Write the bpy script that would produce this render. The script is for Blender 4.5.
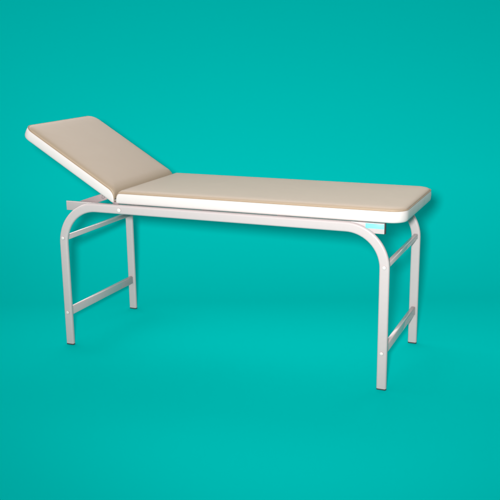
import bpy, bmesh, math
from mathutils import Vector, Matrix

for o in list(bpy.data.objects):
    bpy.data.objects.remove(o, do_unlink=True)
S = bpy.context.scene
COL = S.collection

# ------------------------------------------------------------------ camera
CAM = Vector((2.5311, -3.5349, 1.5539))
YAW, PITCH, ROLL, FPX = 0.3972, 0.2448, -0.0121, 858.63
fwd = Vector((-math.sin(YAW)*math.cos(PITCH), math.cos(YAW)*math.cos(PITCH), -math.sin(PITCH)))
rgt = Vector((math.cos(YAW), math.sin(YAW), 0))
upv = rgt.cross(fwd)
r2 = math.cos(ROLL)*rgt + math.sin(ROLL)*upv
u2 = -math.sin(ROLL)*rgt + math.cos(ROLL)*upv
cd = bpy.data.cameras.new('camera')
cam = bpy.data.objects.new('camera', cd)
COL.objects.link(cam)
m = Matrix((r2, u2, -fwd)).transposed().to_4x4()
m.translation = CAM
cam.matrix_world = m
cd.sensor_width = 36.0
cd.lens = FPX/500.0*36.0
cd.clip_start = 0.05
cd.clip_end = 200.0
S.camera = cam
S.render.resolution_x = S.render.resolution_y = 1024

# ------------------------------------------------------------------ world: soft white studio surround
W_LOW, W_HIGH, W_BACK = 1.0, 0.05, 2.4     # bright band all round, dim zenith, extra light from behind the sweep
W_STR, W_RIGHT = 1.40, 0.30                     # the side beyond the foot end stays dim
flat = Vector((fwd.x, fwd.y, 0)).normalized()
world = bpy.data.worlds.new('World')
S.world = world
world.use_nodes = True
nt = world.node_tree
nt.nodes.clear()
tc = nt.nodes.new('ShaderNodeTexCoord')
sep = nt.nodes.new('ShaderNodeSeparateXYZ')
nt.links.new(tc.outputs['Generated'], sep.inputs[0])
def ramp(src, f0, f1, t0, t1):
    n = nt.nodes.new('ShaderNodeMapRange')
    n.interpolation_type = 'SMOOTHSTEP'
    for k, v in (('From Min', f0), ('From Max', f1), ('To Min', t0), ('To Max', t1)):
        n.inputs[k].default_value = v
    nt.links.new(src, n.inputs['Value'])
    return n.outputs[0]
def calc(op, a, b):
    n = nt.nodes.new('ShaderNodeMath'); n.operation = op
    for i, v in enumerate((a, b)):
        if isinstance(v, (int, float)):
            n.inputs[i].default_value = v
        else:
            nt.links.new(v, n.inputs[i])
    return n.outputs[0]
low = ramp(sep.outputs['Z'], 0.45, 0.95, W_LOW, W_HIGH)
dt = nt.nodes.new('ShaderNodeVectorMath'); dt.operation = 'DOT_PRODUCT'
nt.links.new(tc.outputs['Generated'], dt.inputs[0])
dt.inputs[1].default_value = flat
back = calc('MULTIPLY', ramp(dt.outputs['Value'], 0.0, 0.6, 0.0, W_BACK),
            calc('MULTIPLY', ramp(sep.outputs['Z'], 0.15, 0.40, 0.0, 1.0), ramp(sep.outputs['Z'], 0.70, 0.92, 1.0, 0.0)))
bg = nt.nodes.new('ShaderNodeBackground')
bg.inputs['Color'].default_value = (1.0, 0.93, 0.90, 1)
out = nt.nodes.new('ShaderNodeOutputWorld')
side = ramp(sep.outputs['X'], -0.25, 0.60, 1.0, W_RIGHT)
nt.links.new(calc('MULTIPLY', calc('MULTIPLY', calc('ADD', low, back), side), W_STR), bg.inputs['Strength'])
nt.links.new(bg.outputs[0], out.inputs[0])

# ------------------------------------------------------------------ key lamp: a small studio head just above-left of the camera
LAMP_POS = CAM - rgt*0.14 + Vector((0, 0, 0.13)) - flat*0.10
ld = bpy.data.lights.new('key_lamp', 'SPOT')
ld.energy = 1580.0
ld.color = (1.0, 0.94, 0.915)
ld.shadow_soft_size = 0.105
ld.spot_size = math.radians(90)
ld.spot_blend = 0.8
lamp = bpy.data.objects.new('key_lamp', ld)
COL.objects.link(lamp)
lamp.location = LAMP_POS
aim = (fwd + rgt*0.10 + upv*0.42).normalized()
lamp.rotation_euler = aim.to_track_quat('-Z', 'Y').to_euler()

# ------------------------------------------------------------------ colour management
S.render.engine = 'CYCLES'
S.view_settings.view_transform = 'Standard'
S.view_settings.look = 'None'
S.view_settings.exposure = 0.0
S.view_settings.gamma = 1.0
S.cycles.max_bounces = 8
S.cycles.diffuse_bounces = 5


# ------------------------------------------------------------------ materials
def material(name, color, rough=0.5, spec=0.5, noise=None, bump=None, coat=0.0, metallic=0.0, dents=None):
    """noise = (scale, amount): slight tone variation; bump = (scale, strength, distance)."""
    mt = bpy.data.materials.new(name)
    mt.use_nodes = True
    t = mt.node_tree
    b = t.nodes['Principled BSDF']
    b.inputs['Base Color'].default_value = (*color, 1)
    b.inputs['Roughness'].default_value = rough
    b.inputs['Specular IOR Level'].default_value = spec
    b.inputs['Metallic'].default_value = metallic
    b.inputs['Coat Weight'].default_value = coat
    c = t.nodes.new('ShaderNodeTexCoord')
    if noise:
        n = t.nodes.new('ShaderNodeTexNoise')
        n.inputs['Scale'].default_value = noise[0]
        n.inputs['Detail'].default_value = 5
        t.links.new(c.outputs['Object'], n.inputs['Vector'])
        mx = t.nodes.new('ShaderNodeMix'); mx.data_type = 'RGBA'
        mx.inputs[6].default_value = (*[v*(1-noise[1]) for v in color], 1)
        mx.inputs[7].default_value = (*[min(1, v*(1+noise[1])) for v in color], 1)
        t.links.new(n.outputs['Fac'], mx.inputs[0])
        t.links.new(mx.outputs[2], b.inputs['Base Color'])
    if bump:
        n2 = t.nodes.new('ShaderNodeTexNoise')
        n2.inputs['Scale'].default_value = bump[0]
        n2.inputs['Detail'].default_value = 3
        t.links.new(c.outputs['Object'], n2.inputs['Vector'])
        bp = t.nodes.new('ShaderNodeBump')
        bp.inputs['Strength'].default_value = bump[1]
        bp.inputs['Distance'].default_value = bump[2]
        t.links.new(n2.outputs['Fac'], bp.inputs['Height'])
        t.links.new(bp.outputs[0], b.inputs['Normal'])
        if dents:                       # broad shallow unevenness: (scale, strength, distance)
            n3 = t.nodes.new('ShaderNodeTexNoise')
            n3.inputs['Scale'].default_value = dents[0]
            n3.inputs['Detail'].default_value = 2
            n3.inputs['Distortion'].default_value = 0.6
            t.links.new(c.outputs['Object'], n3.inputs['Vector'])
            b2 = t.nodes.new('ShaderNodeBump')
            b2.inputs['Strength'].default_value = dents[1]
            b2.inputs['Distance'].default_value = dents[2]
            t.links.new(n3.outputs['Fac'], b2.inputs['Height'])
            t.links.new(b2.outputs[0], bp.inputs['Normal'])
    return mt

M_FLOOR = material('teal floor paint', (0.0, 0.405, 0.386), 1.0, 0.0)
M_METAL = material('pale painted steel', (0.335, 0.305, 0.308), 0.27, 0.5, noise=(60, 0.03), bump=(220, 0.05, 0.001), coat=0.45)
M_BEIGE = material('beige vinyl', (0.262, 0.214, 0.155), 0.5, 0.4, noise=(9, 0.025), bump=(420, 0.14, 0.0008), dents=(6, 0.16, 0.012))
M_WHITE = material('white vinyl', (0.43, 0.41, 0.405), 0.42, 0.45, bump=(300, 0.08, 0.0008), dents=(14, 0.3, 0.006))
M_PIPE = material('tan piping', (0.24, 0.175, 0.115), 0.55, 0.3)
M_ZINC = material('dull zinc plated steel', (0.20, 0.165, 0.17), 0.42, 0.5, noise=(70, 0.06), bump=(200, 0.06, 0.001))
M_RUBBER = material('dark rubber', (0.03, 0.027, 0.027), 0.7, 0.3, noise=(80, 0.2))
M_CAP = material('white plastic cap', (0.46, 0.44, 0.43), 0.35, 0.5)
M_ARTIFACT = material('pale cyan sticker', (0.13, 0.60, 0.63), 0.4, 0.4)  # made-up tint for the see-through cutout artifact on the rail end


# ------------------------------------------------------------------ mesh helpers
def link(name, bm, mat, parent=None, smooth=True, loc=None):
    me = bpy.data.meshes.new(name)
    bmesh.ops.recalc_face_normals(bm, faces=bm.faces[:])
    bm.to_mesh(me); bm.free()
    me.materials.append(mat)
    if smooth:
        for p in me.polygons:
            p.use_smooth = True
    o = bpy.data.objects.new(name, me)
    COL.objects.link(o)
    if parent:
        o.parent = parent
    return o

def rrect(hx, hy, r, seg=6):
    """rounded rectangle outline, counter-clockwise"""
    pts = []
    r = min(r, hx*0.999, hy*0.999)
    for cx, cy, a0 in ((hx-r, hy-r, 0), (-hx+r, hy-r, 90), (-hx+r, -hy+r, 180), (hx-r, -hy+r, 270)):
        for i in range(seg+1):
            a = math.radians(a0 + 90*i/seg)
            pts.append((cx + r*math.cos(a), cy + r*math.sin(a)))
    return pts

def loft(bm, rings, caps=True):
    vr = [[bm.verts.new(p) for p in ring] for ring in rings]
    n = len(vr[0])
    for a, b in zip(vr, vr[1:]):
        for i in range(n):
            bm.faces.new((a[i], a[(i+1) % n], b[(i+1) % n], b[i]))
    if caps:
        bm.faces.new(vr[0][::-1]); bm.faces.new(vr[-1])
    return vr

def bar(bm, p, q, w, h, r=0.004, up=(0, 0, 1), seg=4, chamfer=0.0015):
    """rounded rectangular bar from p to q; w across, h along up"""
    p, q = Vector(p), Vector(q)
    d = (q-p).normalized()
    s = d.cross(Vector(up)).normalized()
    u = s.cross(d)
    rings = []
    L = (q-p).length
    for t, ins in ((0, chamfer), (chamfer, 0), (L-chamfer, 0), (L, chamfer)):
        rings.append([p + d*t + s*a + u*b for a, b in rrect(w/2-ins, h/2-ins, max(r-ins, .0008), seg)])
    loft(bm, rings)

def disc(bm, c, r, depth, axis=(0, -1, 0), dome=0.4, seg=20):
    """domed screw cap growing from c along axis"""
    c, ax = Vector(c), Vector(axis).normalized()
    t = ax.orthogonal().normalized(); b = ax.cross(t)
    rings = []
    for rr, z in ((1, 0), (1, depth*(1-dome)), (.88, depth*(1-dome*.45)), (.6, depth*.97), (.2, depth)):
        rings.append([c + ax*z + (t*math.cos(2*math.pi*i/seg) + b*math.sin(2*math.pi*i/seg))*r*rr for i in range(seg)])
    loft(bm, rings)


# ------------------------------------------------------------------ the setting
# one seamless painted sweep: flat floor, a wide cove, then an upright back
FLAT_D, COVE_R, LEAN, TOP_Z = 4.95, 1.6, 48, 2.3
prof = [(-14.0, 0.0), (0.0, 0.0), (3.0, 0.0), (FLAT_D, 0.0)]
for i in range(1, 41):
    a = math.radians(LEAN*i/40)
    prof.append((FLAT_D + COVE_R*math.sin(a), COVE_R*(1-math.cos(a))))
d1, z1 = prof[-1]
prof.append((d1 + (TOP_Z-z1)/math.tan(math.radians(LEAN)), TOP_Z))
base = Vector((CAM.x, CAM.y, 0))
sweep_bm = bmesh.new()
front = [[sweep_bm.verts.new(base + rgt*sx + flat*d + Vector((0, 0, z))) for d, z in prof] for sx in (-9, 9)]
for i in range(len(prof)-1):
    sweep_bm.faces.new((front[0][i], front[1][i], front[1][i+1], front[0][i+1]))
floor = link('floor', sweep_bm, M_FLOOR)
floor['kind'] = 'structure'

# ------------------------------------------------------------------ the examination table
L, W, H = 1.70, 0.668, 0.7615          # outer length and width of the legs, height of the tube frame
A, B = 0.0455, 0.0215                  # tube: in the plane of the frame / across it
RL, RR = 0.22, 0.20                    # outer bend radii at the head and foot end
root = bpy.data.objects.new('examination_table', None)
COL.objects.link(root)
root.location = (L/2, W/2, 0)
root.empty_display_size = 0.2
INV = Matrix.Translation((-L/2, -W/2, 0))
root['label'] = 'padded beige examination table with raised headrest and pale steel tube frame'
root['category'] = 'examination table'

def part(name, bm, mat, parent=None, smooth=True):
    """parts are modelled in table coordinates; move them into the root's space"""
    if parent is None:
        bmesh.ops.transform(bm, matrix=INV, verts=bm.verts[:])
        return link(name, bm, mat, root, smooth)
    bmesh.ops.transform(bm, matrix=INV, verts=bm.verts[:])
    return link(name, bm, mat, parent, smooth)

FOOT = 0.006
def tube_frame(y0):
    """bent tube: one long side of the table, two legs and the rail between them"""
    bm = bmesh.new()
    yc = y0 + B/2
    path = []                         # (x, z, tangent angle)
    up_a = math.pi/2
    z0 = FOOT
    for z in (z0, z0+.002, .2, .4, H-RL):
        path.append((A/2, z, up_a))
    n = 18
    rc = RL - A/2
    for i in range(1, n+1):
        a = math.pi - (math.pi/2)*i/n
        path.append((RL + rc*math.cos(a), H-RL + rc*math.sin(a), a - math.pi/2))
    for x in (.5, .85, 1.2):
        path.append((x, H-A/2, 0))
    rc = RR - A/2
    for i in range(0, n+1):
        a = math.pi/2 - (math.pi/2)*i/n
        path.append((L-RR + rc*math.cos(a), H-RR + rc*math.sin(a), a - math.pi/2))
    for z in (.4, .2, z0+.002, z0):
        path.append((L-A/2, z, -up_a))
    rings = []
    sec = rrect(A/2, B/2, .0092, 7)
    for x, z, t in path:
        nx, nz = -math.sin(t), math.cos(t)
        rings.append([Vector((x + nx*p, yc + q, z + nz*p)) for p, q in sec])
    loft(bm, rings)
    return bm

BOLTS = ((0.0245, 0.5715), (0.0240, 0.1765), (L-0.0215, 0.5705), (L-0.0235, 0.1745), (0.360, 0.7365))
for y0, side in ((0.0, -1), (W-B, 1)):
    fr = part('tube_frame', tube_frame(y0), M_METAL)
    yf = y0 if side < 0 else y0 + B
    for x in (A/2, L-A/2):
        bm = bmesh.new()
        bar(bm, (x, y0+B/2, 0), (x, y0+B/2, FOOT), A-.002, B-.002, .0055, up=(0, 1, 0))
        part('foot_cap', bm, M_RUBBER, fr)
    for k, (x, z) in enumerate(BOLTS):
        bm = bmesh.new()
        disc(bm, (x, yf, z), (.0085 if k < 4 else .0105), .006, (0, side, 0))
        part('screw_cap', bm, M_CAP, fr)

# cross bars joining the two bent tubes at both ends
for x in (0.024, L-0.0225):
    for zc, h in ((0.5685, 0.026), (0.179, 0.044)):
        bm = bmesh.new()
        bar(bm, (x, B-.001, zc), (x, W-B+.001, zc), .022, h, .006)
        for ya, yb in ((B-.002, B+.003), (W-B-.003, W-B+.002)):      # weld beads
            bar(bm, (x, ya, zc), (x, yb, zc), .0255, h+.0035, .007, chamfer=.0018)
        part('crossbar', bm, M_METAL)

# inner rails carrying the mattress, just inside the tubes
X0, X1 = 0.041, 1.6715
for ya, yb, yo in ((B+.001, B+.017, -1), (W-B-.017, W-B-.001, 1)):
    bm = bmesh.new()
    bar(bm, (X0, (ya+yb)/2, .7365), (X1-.003, (ya+yb)/2, .7365), yb-ya, .047, .0025)
    rl = part('bed_rail', bm, M_METAL)
    bm = bmesh.new()
    bar(bm, (X1-.003, (ya+yb)/2, .7365), (X1+.0015, (ya+yb)/2, .7365), yb-ya, .047, .0025, chamfer=.001)
    part('end_cap', bm, M_RUBBER, rl)
    if yo < 0:  # added cyan patch copying a see-through cutout artifact; the rail carries no label
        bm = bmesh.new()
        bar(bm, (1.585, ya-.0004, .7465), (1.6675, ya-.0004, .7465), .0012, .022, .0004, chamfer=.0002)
        part('artifact_patch', bm, M_ARTIFACT, rl)
# slats between the inner rails, under the mattress
for x in (0.42, 0.80, 1.18, 1.56):
    bm = bmesh.new()
    bar(bm, (x, B+.0165, .742), (x, W-B-.0165, .742), .03, .034, .003)
    part('slat', bm, M_METAL)


def cushion(name, x_len, y0, y1, h, crown, r_lo, r_hi, roll, mtx):
    """upholstered pad in its own frame: u along, v across (y), t thickness.  r_lo / r_hi: plan corner radii at
    u=0 / u=x_len; roll: radius of the rolled-over end at u=0"""
    def thin(u):
        if u >= roll:
            return 1.0
        q = 1 - max(u, 0)/roll
        return max(.16, math.sqrt(max(0, 1 - q*q)))
    cx, cy = x_len/2, (y0+y1)/2
    hx, hy = x_len/2, (y1-y0)/2
    def outline(ins, z, seg=10, sub=24):
        pts = []
        cs = ((hx-ins, hy-ins, r_hi, 0, 1, 1), (-hx+ins, hy-ins, r_lo, 90, -1, 1), (-hx+ins, -hy+ins, r_lo, 180, -1, -1), (hx-ins, -hy+ins, r_hi, 270, 1, -1))
        cor = []
        for X, Y, r, a0, sx, sy in cs:
            rr = max(r-ins*.8, .006)
            arc = []
            for i in range(seg+1):
                a = math.radians(a0 + 90*i/seg)
                arc.append(Vector((X - sx*rr + rr*math.cos(a), Y - sy*rr + rr*math.sin(a), 0)))
            cor.append(arc)
        for k in range(4):
            pts += cor[k]
            e, f = cor[k][-1], cor[(k+1) % 4][0]
            for i in range(1, sub):
                t = i/sub
                if k == 0:      # long side running towards the rolled end: crowd the points there
                    t = 1 - (1-t)**3
                elif k == 2:
                    t = t**3
                pts.append(e.lerp(f, t))
        return [mtx @ Vector((p.x+cx, p.y+cy, z*thin(p.x+cx))) for p in pts]
    # white side band and underside
    bm = bmesh.new()
    prof = [(.05, .0005), (.016, 0), (.008, .001), (.003, .004), (.0006, .010), (-.0006, h*.35), (-.0014, h*.6), (-.0006, h*.85), (.0015, h-.002), (.004, h)]
    loft(bm, [outline(a, b) for a, b in prof])
    band = part(name, bm, M_WHITE)
    # beige top
    bm = bmesh.new()
    prof = [(.0045, h-.0015), (.0035, h+.0005), (.006, h+.0042), (.012, h+.0078), (.022, h+crown*.78), (.04, h+crown*.9), (.075, h+crown*.97), (.13, h+crown), (.2, h+crown+.0005)]
    loft(bm, [outline(a, b) for a, b in prof])
    part('top_cover', bm, M_BEIGE, band)
    # piping along the seam
    bm = bmesh.new()
    line = outline(.0012, h-.0002)
    n = len(line)
    nrm = (mtx.to_3x3() @ Vector((0, 0, 1))).normalized()
    vr = []
    for i in range(n):
        t = (line[(i+1) % n] - line[i-1]).normalized()
        s = t.cross(nrm)
        vr.append([bm.verts.new(line[i] + s*.0021*math.cos(2*math.pi*k/8) + nrm*.0021*math.sin(2*math.pi*k/8)) for k in range(8)])
    for i in range(n):
        a, b = vr[i], vr[(i+1) % n]
        for k in range(8):
            bm.faces.new((a[k], a[(k+1) % 8], b[(k+1) % 8], b[k]))
    part('piping', bm, M_PIPE, band)
    return band

Y0, Y1 = 0.020, 0.650
MX0, MX1 = .329, 1.757
cushion('mattress', MX1-MX0, Y0, Y1, .0545, .0135, .012, .07, .024, Matrix.Translation((MX0, 0, .7620)))
TH = math.radians(31.2)
P0 = Vector((.3120, 0, .7630))
ux = Vector((-math.cos(TH), 0, math.sin(TH)))
un = Vector((math.sin(TH), 0, math.cos(TH)))
HM = Matrix(((ux.x, 0, un.x, P0.x), (0, 1, 0, 0), (ux.z, 0, un.z, P0.z), (0, 0, 0, 1)))
cushion('headrest', .611, Y0, Y1, .0540, .0135, .012, .055, .055, HM)

# hinge between mattress and headrest
for y in (.035, .633):
    bm = bmesh.new()
    bar(bm, (.310, y, .7655), (.338, y, .7645), .02, .010, .003)
    bar(bm, (.330, y, .748), (.330, y, .7650), .016, .016, .003, up=(1, 0, 0))
    part('hinge', bm, M_ZINC)
# adjustable supports under the headrest
for y in (.062, .606):
    bm = bmesh.new()
    bar(bm, (.055, y, .722), (.262, y, .7935), .014, .036, .003)
    disc(bm, (.238, y-.007, .784), .008, .004, (0, -1, 0))
    bar(bm, (.240, y, .788), (.252, y, .808), .02, .02, .003, up=(0, 1, 0))
    part('support_strut', bm, M_ZINC)
bm = bmesh.new()
bar(bm, (.055, B+.0165, .726), (.055, W-B-.0165, .726), .016, .016, .006)
part('pivot_rod', bm, M_METAL)
